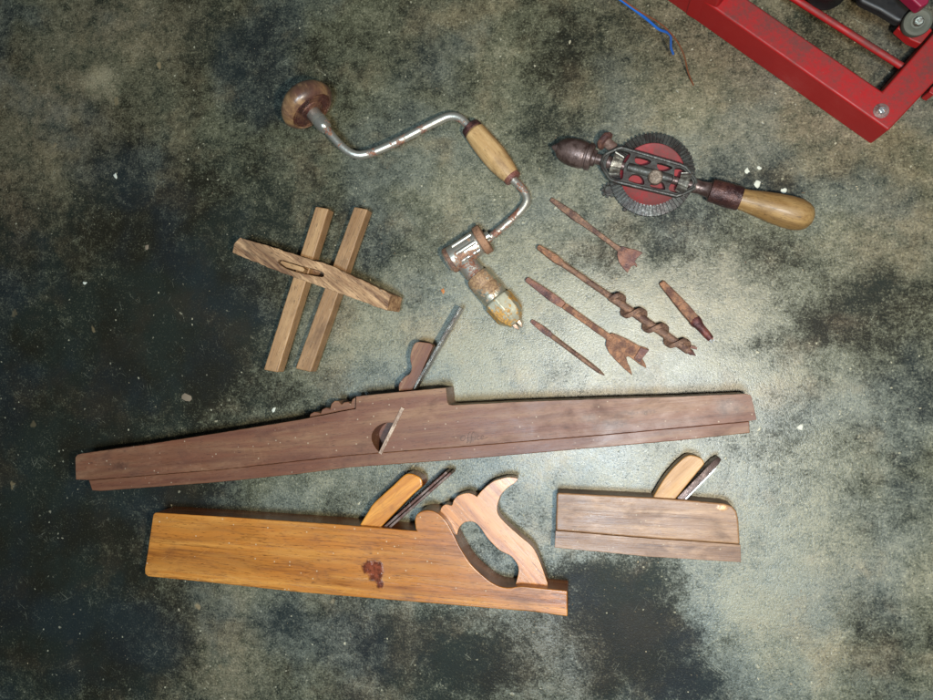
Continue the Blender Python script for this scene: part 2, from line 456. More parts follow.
# ------------------------------------------------------------------ materials
W_DARK = wood('dark_red_wood', C(84, 46, 30), C(108, 66, 44), C(134, 98, 68), .5, 1, .6, .3, rings=.25, bumpy=.3, seed=1, worn=.18)
W_STOCK = wood('fibrous_palm_wood', C(76, 50, 34), C(130, 94, 64), C(192, 154, 112), .6, 3.4, 1.0, .2, rings=0, bumpy=1.2, seed=3, worn=.5)
W_BEAM = wood('tan_oak', C(118, 84, 54), C(152, 114, 76), C(184, 146, 102), .5, 1.4, .7, .2, worn=.2, bumpy=.4, seed=4)
W_BEAM2 = wood('brown_oak', C(108, 78, 52), C(144, 108, 72), C(176, 138, 96), .5, 1.4, .7, .2, worn=.25, bumpy=.4, seed=6)
W_GREY = wood('weathered_brown_wood', C(100, 76, 62), C(134, 106, 88), C(162, 134, 112), .42, 1.5, .6, .3, bumpy=.4, seed=8, worn=.3)
W_PALE = wood('pale_beech', C(142, 96, 50), C(174, 128, 72), C(194, 150, 92), .48, 1, .3, .2, bumpy=.25, seed=9)
W_GRIP = wood('worn_grip_wood', C(132, 94, 54), C(172, 136, 88), C(202, 168, 118), .5, 1.4, .45, .2, bumpy=.4, seed=10, worn=.45)
W_HAND = wood('varnished_handle_wood', C(84, 58, 30), C(124, 92, 50), C(158, 126, 78), .52, 1.1, .6, .2, bumpy=.5, seed=11, coat=.08, worn=.25)
W_KNOB = wood('dark_knob_wood', C(66, 42, 36), C(92, 62, 52), C(158, 122, 80), .36, .7, .4, .3, bumpy=.3, seed=12, coat=.3, worn=.55)
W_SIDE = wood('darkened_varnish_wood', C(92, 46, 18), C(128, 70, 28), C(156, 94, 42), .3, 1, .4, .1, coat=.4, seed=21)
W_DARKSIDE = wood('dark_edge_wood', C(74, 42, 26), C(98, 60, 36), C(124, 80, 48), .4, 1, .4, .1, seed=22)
W_TOTE = wood('honey_wood', C(140, 80, 34), C(194, 128, 62), C(214, 156, 88), .34, 1.1, .6, .3, rings=.5, bumpy=.3, seed=14, coat=.5)
W_WEDGE = wood('orange_wood', C(170, 104, 34), C(206, 140, 56), C(222, 160, 78), .36, 1, .35, .2, bumpy=.25, seed=15, coat=.3)
CHROME = chrome('worn_chrome', .44)
CHROME_CLEAN = chrome('bright_chrome', .18, rough=.25)
CHROME_RUSTY = chrome('rusty_chrome', .52, rc=C(120, 84, 66), rc2=C(160, 120, 90))
CHUCKM = chrome('yellow_rusted_nickel', .66, C(204, 200, 180), C(128, 98, 72), C(166, 134, 98), .36)
OCHRE = rust('ochre_rust', C(164, 128, 78), C(196, 142, 40), C(110, 78, 56), .6, .3, 1, .3)
LEATHER = rust('brown_collar_rust', C(134, 98, 74), C(150, 112, 84), C(96, 66, 52), .75, .1, 1, .3)
RUST1 = rust('brown_rust', C(108, 82, 68), C(146, 110, 86), C(80, 56, 50), scale=2.0, spots=.5)
RUST2 = rust('orange_rust', C(116, 82, 62), C(158, 112, 80), C(88, 56, 46), scale=2.0, spots=.5)
RUST3 = rust('purple_rust', C(100, 68, 62), C(138, 96, 76), C(56, 36, 38))
IRON = iron('dark_steel'); IRON_BR = iron('brown_steel', C(66, 54, 50), C(102, 84, 78), .42, .45, C(62, 42, 36))
IRON_BLK = iron('black_cast_iron', C(40, 38, 35), C(72, 72, 66), .5, .3, C(60, 44, 38), .35)
BLADE = iron('grey_blade_steel', C(88, 84, 78), C(132, 126, 116), .34, .8, C(90, 66, 54), .4)
PALEST = iron('worn_pale_steel', C(150, 122, 100), C(186, 160, 136), .4, .3, C(110, 80, 62), .4)
STEEL = chrome('bare_steel', .1, C(215, 215, 210), rough=.28)
RED = paint('red_machine_paint', C(152, 2, 4), C(98, 38, 32), 1.4, .5)
RED_GEAR = paint('red_gear_paint', C(138, 20, 26), C(104, 48, 44), 1.8, .6)
PINK = paint('crimson_paint', C(120, 12, 44), C(150, 60, 80), .2)
BLACKP = paint('black_paint', C(16, 15, 15), C(50, 44, 38), .4)
RUBBER = paint('grey_rubber', C(72, 74, 64), C(104, 98, 80), .6, .6)
OLIVE_LINER = None

# ------------------------------------------------------------------ long moulding plane
def long_plane():
    T = .045
    a, b = P(75, 468, T), P(752, 408, T); th = ang(a, b)
    r = root('moulding_plane', 'very long dark reddish brown wooden plane tapering to the left, above the orange plane', 'wood plane', P(400, 440, 0), th)
    M = wm(r).inverted()
    bl = []
    for (x, y, rx, ry, c) in ((612, 424, .022, .008, C(74, 62, 56)), (590, 418, .012, .005, C(80, 66, 58)), (728, 407, .020, .012, C(82, 68, 60)), (470, 438, .016, .006, C(84, 62, 50)), (120, 466, .018, .007, C(58, 36, 26)), (640, 412, .03, .004, C(86, 66, 54))):
        k = M @ P(x, y, T); bl.append((k.x, k.y, rx, ry, c))
    W_DARKT = wood('dark_red_worn_wood', C(84, 46, 30), C(108, 66, 44), C(134, 98, 68), .5, 1, .6, .4, rings=.25, bumpy=.3, seed=1, worn=.22, blotch=bl, soft=1)
    main = [(75.4, 457.5), (77.5, 454.8), (82, 453.5), (150, 444), (220, 432.9), (300, 419.8), (341, 411.5), (355.7, 409), (356.2, 396.5), (400, 392), (445.8, 387.9), (447.3, 402), (448.8, 404.6), (452, 405.2),
            (520, 401.8), (600, 399), (680, 396.6), (746, 393.8), (750.5, 395), (752, 398), (756.6, 419.6), (749.7, 421), (604, 434.5), (460, 446.4), (350, 455), (300, 460.5), (220, 469.4), (88, 479.9), (76, 479.5)]
    top = resample(px(main, T), .004, .00035)
    body = obj('body', prism(top, .0), W_DARKT, r, bevel=.0012, seg=2, side=W_DARKSIDE)
    # escapement and iron slot sunk into the side
    esc = px(catmull_px([(394.5, 423.2), (388, 422.6), (382.3, 423.7), (375.8, 427.5), (371.6, 434), (371.6, 441), (375.2, 448), (380, 453.2)]), T + .001)
    cut(body, [prism(esc, T - .030)])
    # lower fence strip, a step below the main face
    st = [(88.5, 480.1), (220, 469.6), (300, 460.7), (350, 455.2), (460, 446.6), (604, 434.7), (749.4, 421.2), (750, 433), (680, 440.4), (460, 459.6), (350, 467.4), (300, 473.8), (220, 482), (100, 491), (92, 490.5)]
    stw = [P(x, y, T - .0025) for x, y in st]
    # keep the strip butted against the body: 0.3 mm gap
    obj('fence', prism(resample(stw, .004, .0002), 0.0), W_DARK, r, bevel=.001)
    # turned ornament on the upper edge
    orn = [(309, 417.8), (310.2, 414), (314, 411.8), (318, 412.3), (320.5, 413.2), (322, 409.5), (326, 407.5), (330, 408.8), (331.2, 404), (334.5, 400.7), (338.5, 401), (341.3, 404.5), (344, 402.3), (348, 401.6), (350.5, 403.8), (352.2, 399.5), (355.5, 396.8), (355.8, 409.2), (341, 411.9)]
    obj('carved_scroll', prism(px(orn, T - .007), .006), W_DARK, r, bevel=.001)
    # cutting iron: seen edge-on through the slot, and its long tang
    z = .023
    obj('iron', box_between(P(414.6, 389.5, z), P(461.8, 307.8, z), .0030, .016), BLADE, r, ang=ang(P(414, 389, z), P(461, 308, z)), bevel=.0004, label='thin steel tang standing out above the plane')
    obj('iron_edge', box_between(P(403.4, 407.5, T - .001), P(380.6, 453.6, T - .001), .0040, .006), PALEST, r, ang=ang(P(403, 407, z), P(380, 453, z)), bevel=.0004)
    wd = catmull_px([(398.8, 391), (399.2, 384), (404, 377.5), (409.8, 373.5), (411.6, 367), (410.2, 359.5), (411, 352), (414, 344.5), (417.8, 342), (424, 342.4), (430.7, 343.5), (432.8, 346)]) + [(424, 366), (414.2, 388.2), (413, 391)]
    obj('wedge', prism(px(wd, .031), .015), W_DARK, r, ang=ang(P(405, 390, .03), P(430, 343, .03)), bevel=.001)
    # faint handwriting scratched into the side
    ink = bmesh.new()
    strokes = [[(462, 436), (460.5, 439), (462.5, 441), (465, 438.5), (464.5, 435.5), (462, 436)],
               [(470.5, 432), (468.5, 434), (467.5, 441.5), (466.5, 443)], [(465.8, 438), (470, 437.2)], [(474, 431.8), (472, 434), (471, 441.5), (470, 443)], [(469.8, 437.6), (474, 436.8)],
               [(475.5, 436.5), (475, 440)], [(479.5, 436), (477.5, 436.8), (477.2, 439.4), (479.6, 439.4)], [(481, 438), (483.6, 437), (482.6, 435.2), (480.9, 437.4), (481.4, 439.4), (484.5, 438.4), (488, 437)]]
    for q in strokes:
        tube(catmull([P(x, y, T + .00002) for x, y in q], 3), .00028, 6, ink)
    obj('scratched_writing', ink, paint('ink_scratch', C(84, 60, 46), C(84, 60, 46), 0), r, ang=th)
    return r

def catmull_px(pl, step=4, closed=False):
    v = catmull([Vector((x, y, 0)) for x, y in pl], step, closed)
    return [(q.x, q.y) for q in v]
long_plane()

# ------------------------------------------------------------------ orange jack plane
def jack_plane():
    T = .038
    th = ang(P(150, 560, T), P(560, 600, T))
    base = P(360, 560, 0)
    r = root('jack_plane', 'orange brown wooden bench plane with an open saw style handle', 'wood plane', base, th)
    M = wm(r).inverted(); ks = [(M @ P(x, y, T), rx, ry) for x, y, rx, ry in ((368.5, 567.5, .0085, .0075), (377.5, 567.5, .0072, .0070), (375.5, 576, .0080, .0080), (380, 584, .0045, .0060))]
    Wb = wood('varnished_teak', C(120, 66, 22), C(172, 106, 40), C(196, 136, 64), .32, 1.1, .6, .6, rings=.6, blotch=[(k.x, k.y, rx, ry, C(66, 30, 20)) for k, rx, ry in ks] + [(ks[1][0].x - .004, ks[1][0].y - .003, .012, .011, C(84, 40, 24))], coat=.35, bumpy=.3, seed=2)
    body = [(153, 514.5), (155, 512.6), (159, 512.8), (231, 517.2), (340, 524.6), (416.6, 531)]
    hump = catmull_px([(415.6, 529), (414.8, 521), (416.5, 515), (422, 511.2), (430, 510.4), (438.9, 514), (447.3, 523), (453.5, 534.5), (460.3, 548), (471, 564.3), (485, 577.6), (496, 585), (507, 587.8), (518.4, 586.5)], 3)
    low = [(523, 586.4), (567.3, 591), (567.6, 616.6), (535, 612), (400, 600.7), (300, 592.4), (200, 581.6), (148, 576.5), (144.8, 574), (144.6, 569), (146.2, 560)]
    top = resample(px(body + hump + low, T), .005, .0002)
    bo = obj('body', prism(top, 0), Wb, r, bevel=.0018, seg=3, side=W_SIDE)
    # handle, let into the middle of the body
    z1, z0 = .027, .010
    tote = catmull_px([(439.5, 516), (441.2, 508), (446, 504.4), (451.8, 505.4), (453.6, 500.5), (458, 495.8), (466.8, 493.0), (473, 494.4), (476.8, 496.8)], 3)[:-1] + \
        catmull_px([(476.8, 496.8), (482.1, 490.4), (491.9, 482.2), (500, 479), (508, 477.2), (517.2, 478.6), (515, 482.5), (506.5, 488.6), (500, 496.8), (497, 509.9), (502, 519.7), (518.4, 535), (532.3, 547), (539.8, 561.5), (547.5, 583)], 4)
    inner = catmull_px([(516, 583), (518.6, 572), (517.5, 564.5), (512.5, 557.5), (509, 554.8)], 3)[:-1] + catmull_px([(509, 554.8), (498.9, 549.5), (488, 538.5), (480, 527), (473.5, 521.9), (465, 522.2), (459.2, 527.5), (457.2, 534)], 4)
    hid = [(452, 545), (434, 530)]
    pts = px([(547.8, 592), (514, 590)], z1)
    full = px(tote, z1) + pts + px(inner, z1) + px(hid, z1)
    obj('handle', prism(resample(full, .003), z0), W_TOTE, r, ang=ang(P(470, 500, z1), P(540, 575, z1)), bevel=.0028, seg=3, side=W_SIDE)
    # wedge and double iron standing out of the throat
    wd = [(358, 528)] + catmull_px([(360.5, 523.5), (368, 511.5), (374, 502.8), (393, 485.5), (404, 475.2), (410.5, 473.6), (417, 475.8), (421.5, 479.5), (422.6, 486)], 3) + [(412, 495.5), (380.5, 527.5), (378, 531)]
    ga = ang(P(370, 515, .04), P(415, 480, .04))
    obj('wedge', prism(px(wd, .032), .006), W_WEDGE, r, ang=ga, bevel=.002, seg=3, side=W_SIDE)
    z = .019
    a, b = P(384.5, 530, z), P(452, 470.3, z)
    n = Vector((0, 0, 1)).cross((b - a).normalized())
    obj('cutting_iron', box_between(a - n * .0016, b - n * .0016, .0030, .025), IRON, r, ang=ga, bevel=.0005)
    obj('cap_iron', box_between(a + n * .0022, a.lerp(b, .97) + n * .0022, .0030, .022), IRON, r, ang=ga, bevel=.0005)
    return r
jack_plane()

# ------------------------------------------------------------------ small plane
def small_plane():
    T = .029
    th = ang(P(555, 520, T), P(740, 530, T))
    r = root('smoothing_plane', 'short weathered brown wooden plane with pale wedge, right of the orange plane', 'wood plane', P(648, 525, 0), th)
    M = wm(r).inverted(); k = M @ P(722, 507.5, T)
    W_G = wood('grey_brown_wood', C(94, 64, 44), C(134, 98, 68), C(164, 128, 94), .4, 1.5, .45, .35, rings=.15, bumpy=.45, seed=8, worn=.35, blotch=[(k.x, k.y, .006, .0035, C(150, 112, 76))])
    main = [(556.5, 493.6), (559, 492.8), (610, 495.4), (653, 497.6), (690, 500.4), (724, 503.4), (732, 506), (736.6, 511), (738.6, 519), (740.3, 544.6), (650, 538.4), (555.5, 530.6)]
    obj('body', prism(resample(px(main, T), .004, .0003), 0), W_G, r, bevel=.0022, seg=3, side=W_DARKSIDE)
    st = [(555.5, 530.7), (650, 538.5), (740.6, 544.7), (741.2, 562.3), (648, 556.6), (554.6, 547.6)]
    obj('sole', prism(resample(px(st, T - .0004), .004, .0003), 0), W_G, r, bevel=.0005)
    wd = [(652, 499)] + catmull_px([(654.5, 494.5), (662.5, 481), (671, 470), (680, 461), (688, 455.4), (696, 456), (702.5, 459.2), (704.6, 464)], 3) + [(675.5, 499), (673, 502)]
    ga = ang(P(660, 492, .03), P(695, 460, .03))
    obj('wedge', prism(px(wd, .025), .007), W_PALE, r, ang=ga, bevel=.002, seg=2)
    z = .016
    a, b = P(679, 499, z), P(719.5, 457.6, z)
    n = Vector((0, 0, 1)).cross((b - a).normalized())
    bm = sweep_rect([a + n * .001, a.lerp(b, .9) + n * .001, b + n * .0005], [.0065, .0065, .004], [.018, .018, .013])
    obj('iron', bm, IRON_BR, r, ang=ga, bevel=.0006)
    obj('iron_edge', box_between(a - n * .0034, a.lerp(b, .82) - n * .0034, .0016, .015), STEEL, r, ang=ga, bevel=.0003, label='bright steel face of the cutting iron')
    return r
small_plane()

# ------------------------------------------------------------------ marking gauge
def gauge():
    th = ang(P(235, 250, .03), P(390, 300, .03))
    r = root('marking_gauge', 'wooden marking gauge with two tan beams crossed by one fibrous stock', 'marking gauge', P(318, 270, 0), th)
    zb1, zb0 = .024, .006
    def beam(pl, mat):
        a, b = P((pl[0][0] + pl[1][0]) / 2, (pl[0][1] + pl[1][1]) / 2, zb1), P((pl[2][0] + pl[3][0]) / 2, (pl[2][1] + pl[3][1]) / 2, zb1)
        return obj('beam', prism(resample(px(pl, zb1), .006, .0003), zb0), mat, r, ang=ang(a, b), bevel=.0016, seg=2)
    beam([(315.5, 206.3), (328.6, 208.6), (277.5, 372.4), (263.4, 369.8)], W_BEAM)
    beam([(354.0, 206.6), (367.8, 209.2), (310.6, 372.2), (295.2, 368.6)], W_BEAM2)
    zt = .040
    top = px([(232.2, 252.5), (233.8, 244), (239.8, 237.6), (272.9, 247.2), (332.6, 266.2), (390.7, 293.8), (386.6, 310.6), (313.7, 284), (270, 268.5)], zt)
    bot = []
    for i, q in enumerate(top):
        w = Vector((q.x, q.y, .012))
        bot.append(w)
    # the right end slopes outwards towards the floor
    bot[5] = P(402.5, 297.6, .014); bot[6] = P(399.5, 312.5, .014)
    tt, bb = [], []
    for i in range(len(top)):
        a_, b_ = top[i], top[(i + 1) % len(top)]; c_, d_ = bot[i], bot[(i + 1) % len(bot)]
        k_ = max(1, int((b_ - a_).length / .0035))
        for j in range(k_):
            q = a_.lerp(b_, j / k_); w_ = c_.lerp(d_, j / k_)
            jt = Vector((noise.noise(q * 210), noise.noise(q * 210 + Vector((9, 9, 9))), 0)) * .0009
            tt.append(q + jt); bb.append(w_ + jt * .6)
    top, bot = tt, bb
    st = obj('stock', prism(top, 0, bottom=bot), W_STOCK, r, ang=th - .35, bevel=.0022, seg=2)
    slot = prism(px(catmull_px([(278, 263), (279.5, 259.5), (300, 265.5), (318, 270.2), (323, 273.5), (322, 276.5), (317, 276.2), (300, 272.8), (286, 268.5)], 3, True), zt + .002), zt - .026)
    bm_c = slot
    cut(st, [bm_c])
    obj('wedge', prism(px([(279.5, 262.6), (281.5, 260.6), (303, 267.2), (304.5, 269.4), (302.5, 271.8), (286, 267.4)], zt + .0012), zt - .011), W_BEAM, r, ang=th - .3, bevel=.0008)
    return r
gauge()

# ------------------------------------------------------------------ brace
def brace():
    r = root('carpenter_brace', 'rusty chrome carpenter brace with wooden knob, crank and ochre stained chuck', 'brace', P(420, 215, 0), -.9)
    K = P(312.5, 112.0, .0345); A2 = P(331.5, 135.5, .035)
    ax = (A2 - K).normalized()
    k0 = K - ax * .033
    pr = [(0, .0005), (.0005, .006), (.0022, .0135), (.006, .0215), (.0115, .0280), (.018, .0318), (.024, .0328), (.0285, .0310), (.0315, .0278), (.0325, .0262), (.0318, .0252), (.0305, .0240)]
    knob = obj('knob', lathe(k0, A2, pr, 56, lumps=.0006), W_KNOB, r, ang=-.9)
    pr = [(.0300, .0246), (.0320, .0240), (.0326, .0225), (.0318, .0215), (.0318, .0150), (.0330, .0140), (.0335, .0110), (.0340, .010), (.0345, .009)]
    obj('rim_plate', lathe(k0, A2, pr, 48, lumps=.0003), rust('knob_plate_rust', C(84, 46, 40), C(120, 84, 62), C(52, 30, 28), .5, .4), knob)
    pr = [(.032, .0080), (.0335, .0088), (.0455, .0084), (.0462, .0074), (.0472, .0074), (.0478, .0088), (.0560, .0086), (.0590, .0076), (.0608, .0060), (.061, .004)]
    obj('collar', lathe(k0, A2, pr, 40), CHROME_CLEAN, r)
    # crank: one bent bar
    z = .026
    path = [(A2.x + 0, 0)]
    c0 = k0 + ax * .057
    pts = [c0] + [P(x, y, zz) for x, y, zz in [(338, 142.5, .034), (345, 149, .033), (351.5, 153.2, .032), (358, 155.2, .0305), (366, 154.4, .029), (378, 150.5, .027), (400, 140.5, .024), (425, 127.5, .0215), (441, 119.6, .0196), (448, 116.8, .0194), (455, 116.6, .0192), (461, 119.0, .019), (466, 123.5, .0188), (471, 129, .0186)]]
    pts = catmull(pts, 4)
    b1 = tube(pts, [.0047 + .0002 * noise.noise(p * 60) for p in pts], 20)
    pts = [P(x, y, zz) for x, y, zz in [(511, 178, .0165), (516.5, 182.8, .0165), (522, 188.6, .0165), (526, 195, .0165), (526.8, 200.5, .0168), (524.3, 206, .017), (518, 213.5, .0175), (505, 225.5, .018), (486, 241, .0185)]]
    pts = catmull(pts, 4)
    tube(pts, [.0047 - .0004 * (i / len(pts)) for i in range(len(pts))], 20, b1)
    tube([P(468, 126, .0188), P(514, 180, .0165)], .005, 12, b1)
    obj('crank', b1, CHROME, r)
    # grip
    ga, gb = P(469.8, 126.5, .0178), P(515.2, 181.5, .0165)
    Lg = (gb - ga).length
    pr = [(Lg * s, q) for s, q in ((.075, .0072), (.08, .0105), (.11, .0125), (.22, .0132), (.38, .0140), (.55, .0142), (.72, .0130), (.84, .0112), (.905, .0100), (.91, .0065))]
    g = obj('grip', lathe(ga, gb, pr, 36, lumps=.0005), W_GRIP, r, ang=ang(ga, gb))
    RB = rust('grip_ring_rust', C(70, 42, 42), C(104, 66, 58), C(46, 28, 30), .5, .4)
    obj('ring', lathe(ga, gb, [(0, .0065), (.0002, .0110), (Lg * .07, .0122), (Lg * .082, .0112)], 32, lumps=.0004), RB, r)
    obj('ring', lathe(ga, gb, [(Lg * .90, .0090), (Lg * .905, .0100), (Lg * .965, .0098), (Lg * .97, .0062)], 32, lumps=.0004), rust('grip_ring_rust_red', C(112, 66, 56), C(140, 92, 76), C(80, 46, 40), .5, .3), r)
    # ratchet box: collar and cross barrel
    ca, cb = P(487.5, 236.5, .0185), P(447, 262.5, .0185)
    xl = (cb - ca).length
    obj('ferrule', lathe(ca, cb, [(-.003, .0045), (-.0028, .0062), (.0018, .0062), (.002, .0050)], 28), CHROME_CLEAN, r)
    obj('collar_ring', lathe(ca, cb, [(.0018, .008), (.002, .0155), (.003, .0176), (.0105, .0176), (.0115, .0162), (.0118, .010)], 36, lumps=.0006), LEATHER, r)
    bar = [(.0116, .0140), (.013, .0150), (xl * .55, .0150), (xl * .9, .0150), (xl * .97, .0143), (xl, .0125)]
    rb = obj('ratchet_barrel', lathe(ca, cb, bar, 36, lumps=.0003), CHROME_RUSTY, r, sharp=30)
    xx, yy, zz_ = frame_of(ca, cb)
    for k in (-.75, .05, .8):
        q = (yy * math.sin(k) + zz_ * math.cos(k)) * .0140
        obj('pawl', lathe(ca + q, cb + q, [(.014, .001), (.0145, .0028), (xl * .72, .0028), (xl * .73, .001)], 14), CHROME_CLEAN if k > .5 else CHROME, rb)
    obj('end_ring', lathe(ca, cb, [(xl * .86, .0140), (xl * .87, .0158), (xl * .95, .0156), (xl * .97, .0140)], 36, lumps=.0004), RUST1, rb)
    # chuck axis
    a, b = P(459, 254, .0185), P(523, 331, .0165)
    Lc = (b - a).length
    u = L(1, .018)
    sec = [(2, 6.5), (6, 8.6), (10, 10.2), (22, 10.6), (26, 10.6), (27, 9.6), (29, 9.6), (30, 11.2)]
    obj('ratchet_sleeve', lathe(a, b, [(t * u, q * u) for t, q in sec], 40, lumps=.0004), CHROME, r)
    sec = [(28.5, 9), (29, 12.2), (31, 13.2), (33, 13.5), (42, 13.6), (43, 13.0), (44, 13.6), (52, 13.7), (52.6, 13.1), (53.4, 13.7), (57, 13.5), (59, 13.0), (59.5, 11)]
    obj('chuck_shell', lathe(a, b, [(t * u, q * u) for t, q in sec], 44, lumps=.0006), CHUCKM, r)
    sec = [(59, 11), (59.5, 14.4), (61, 15.6), (63, 15.8), (79, 15.4), (82, 14.4), (88, 9.6), (90.5, 7.6), (91, 5)]
    obj('chuck_nose', lathe(a, b, [(t * u, q * u) for t, q in sec], 8, lumps=.0006), chrome('ochre_nickel', .62, C(204, 200, 176), C(140, 108, 66), C(190, 142, 66), .62), r, sharp=20, bevel=.0012)
    ax = (b - a).normalized(); sd = Vector((0, 0, 1)).cross(ax).normalized()
    for s in (-1, 1):
        q0 = a + ax * (88 * u) + sd * s * 3.0 * u
        obj('jaw', sweep_rect([q0, q0 + ax * 6 * u - sd * s * .4 * u, q0 + ax * 9.5 * u - sd * s * 1.2 * u], [.0042, .0038, .0016], [.008, .007, .003]), PALEST, r, bevel=.0004)
    return r
brace()

# ------------------------------------------------------------------ hand drill
def drill():
    z = .026
    A, B = P(551.5, 146.5, z), P(813, 219, z)
    x, y, zz = frame_of(A, B)         # y points across (left of the axis), zz up
    u = (B - A).length / math.hypot(261.5, 72.5)
    r = root('hand_drill', 'black iron hand drill with red gear wheel and turned wooden handle', 'hand drill', P(655, 178, 0), ang(A, B))
    def lt(name, prof, mat, n=40, lum=.0003, par=None, **k):
        return obj(name, lathe(A, B, [(t * u, q * u) for t, q in prof], n, lumps=lum), mat, par or r, **k)
    ch = lt('chuck', [(6.5, 4), (7, 7.4), (9, 9.6), (13, 12.0), (19, 13.8), (26, 14.6), (33, 14.4), (36, 14.0), (37, 13), (38.5, 13), (39.5, 14.4), (43, 14.2), (44.5, 12.8), (45, 9)], IRON_BR)
    lt('jaw', [(0, .5), (2, 2.4), (4.5, 3.6), (5, 5.0), (8, 6.0)], IRON_BR, 9, par=ch)
    lt('spindle', [(44, 8.5), (48, 8.5), (48.5, 5.4), (60, 5.2), (61, 6.5), (66, 6.5), (67, 4), (150, 4), (158, 4)], IRON_BR, 24)
    # gear wheel lying flat under the frame
    zg = .0135
    G = P(652.3, 174.0, zg + .003); G.z = 0
    R = L(40.2, zg)
    def ring_tooth():
        bm = bmesh.new(); n = 62
        ri, ro = R * .745, R
        for k in range(n):
            a0 = 2 * math.pi * k / n
            for (w, zt0, zt1, r0, r1) in ((.29, zg - .0005, zg + .0026, ri, ro),):
                da = math.pi * 2 / n * w
                q = []
                for (rr, zi, zo) in ((r0, zg - .004, zg + .0036), (r1, zg - .005, zg + .0008)):
                    for s in (-1, 1):
                        for zq in (zi, zo):
                            q.append(bm.verts.new((G.x + rr * math.cos(a0 + s * da), G.y + rr * math.sin(a0 + s * da), zq)))
                for f in ((0, 1, 3, 2), (4, 6, 7, 5), (0, 4, 5, 1), (2, 3, 7, 6), (1, 5, 7, 3), (0, 2, 6, 4)):
                    bm.faces.new([q[i] for i in f])
        return bm
    gw = obj('gear_wheel', lathe(Vector((G.x, G.y, zg - .0055)), Vector((G.x, G.y, zg)), [(0, .004), (.0002, R * .97), (.0035, R * .985), (.0058, R * .76), (.0059, R * .5)], 72, cap=True), IRON_BLK, r)
    obj('teeth', ring_tooth(), IRON_BLK, gw, smooth=False)
    obj('painted_web', lathe(Vector((G.x, G.y, zg - .003)), Vector((G.x, G.y, zg)), [(0, .003), (.0001, R * .755), (.0052, R * .75), (.0056, R * .735), (.0050, R * .70), (.0042, R * .6), (.0040, R * .2), (.0040, .001)], 72), RED_GEAR, gw)
    # frame: flat casting with windows
    def fx(t, s, h): return A + x * t * u + y * s * u + Vector((0, 0, h - z))
    z1, z0 = .0315, .0245
    hexo = [(56.5, 6), (66, 15), (70, 17.2), (133, 16.2), (139, 15.2), (151, 6), (153.5, 3), (153.5, -4), (145, -12.6), (139, -16.6), (75, -19.4), (69, -18.6), (57.5, -9), (55, -4), (55, 3)]
    fr = obj('frame', prism([fx(t, s, z1) for t, s in hexo], z0), IRON_BLK, r, bevel=.0012, seg=2)
    def win(pl): return prism([fx(t, s, z1 + .003) for t, s in catm(pl)], z0 - .003)
    def catm(pl):
        v = catmull([Vector((a_, b_, 0)) for a_, b_ in pl], 3, True); return [(q.x, q.y) for q in v]
    wins = [[(62, 9), (70, 13.8), (80, 13.6), (81.5, 10), (79, 0), (81.5, -12), (79, -15.6), (71, -15.4), (61.5, -7), (60.5, 0)],
            [(87, 12.6), (100, 13.0), (105, 11.4), (103, 7.2), (96, 3.4), (88.5, 4.6), (85.8, 9)],
            [(110.5, 12.4), (124, 12.2), (127.4, 10.4), (122, 4.8), (115, 3.2), (110.5, 6.5), (109, 10)],
            [(89, -5.4), (97, -4.4), (103.5, -8.6), (105.4, -14), (100, -15.6), (89, -15.2), (85.8, -12)],
            [(112, -6), (118, -4.4), (123, -6.4), (127, -12.2), (124.5, -14.4), (112, -15), (108.8, -13)],
            [(130, 11.6), (137, 11.8), (148, 4), (149.8, -1), (144.5, -8.4), (138, -13), (131, -12.6), (128.6, -9), (130.5, 0), (128.6, 9)]]
    for i in range(1, 5):
        cx_ = sum(q[0] for q in wins[i]) / len(wins[i]); cy_ = sum(q[1] for q in wins[i]) / len(wins[i])
        wins[i] = [(cx_ + (q[0] - cx_) * .86, cy_ + (q[1] - cy_) * .84) for q in wins[i]]
    cut(fr, [win(w) for w in wins])
    # raised rim of the casting and spine
    rim = bmesh.new()
    loop = [fx(t * .985 + 1.6, s * .95, z1 + .0006) for t, s in hexo]
    loop = loop + [loop[0]]
    tube(resample(loop, .004, closed=False), .0017, 8, rim)
    obj('rim', rim, IRON_BLK, fr)
    obj('spine', lathe(fx(82, -.6, z1 - .001), fx(130, -.6, z1 - .001), [(0, .002), (.001, .0048), (24 * u, .0052), (47 * u, .0048), (48 * u, .002)], 20), IRON_BLK, fr)
    bc = P(655.6, 176.2, .037)
    obj('hub_bolt', lathe(Vector((bc.x, bc.y, .028)), Vector((bc.x, bc.y, .04)), [(0, .0078), (.0030, .0082), (.0075, .0076), (.0086, .0060), (.0086, .0030), (.0078, .0028), (.0078, .0004)], 28), iron('pale_bolt_steel', C(104, 92, 80), C(150, 134, 118), .4, .6, C(90, 66, 52), .4), r)
    # pinions
    def pinion(t0, t1, r0, r1):
        bm = bmesh.new(); n = 14
        lathe(A, B, [(t0 * u, .004), (t0 * u + .0001, r0 * u * .8), (t1 * u, r1 * u * .8), (t1 * u + .0001, .004)], 24, bm)
        for k in range(n):
            an = 2 * math.pi * k / n
            rd = y * math.cos(an) + zz * math.sin(an); tg = y * -math.sin(an) + zz * math.cos(an)
            q = []
            for (t, rr, w) in ((t0, r0, .0011), (t1, r1, .0008)):
                c = A + x * t * u
                for s in (-1, 1):
                    for k2 in (.7, 1.0):
                        q.append(bm.verts.new(c + rd * rr * u * k2 + tg * s * w))
            for f in ((0, 1, 3, 2), (4, 6, 7, 5), (0, 4, 5, 1), (2, 3, 7, 6), (1, 5, 7, 3), (0, 2, 6, 4)):
                bm.faces.new([q[i] for i in f])
        return bm
    PB = iron('pinion_steel', C(96, 92, 84), C(150, 146, 134), .42, .7, C(70, 56, 48), .3)
    obj('pinion', pinion(66, 76, 12.5, 9.5), PB, r, smooth=False)
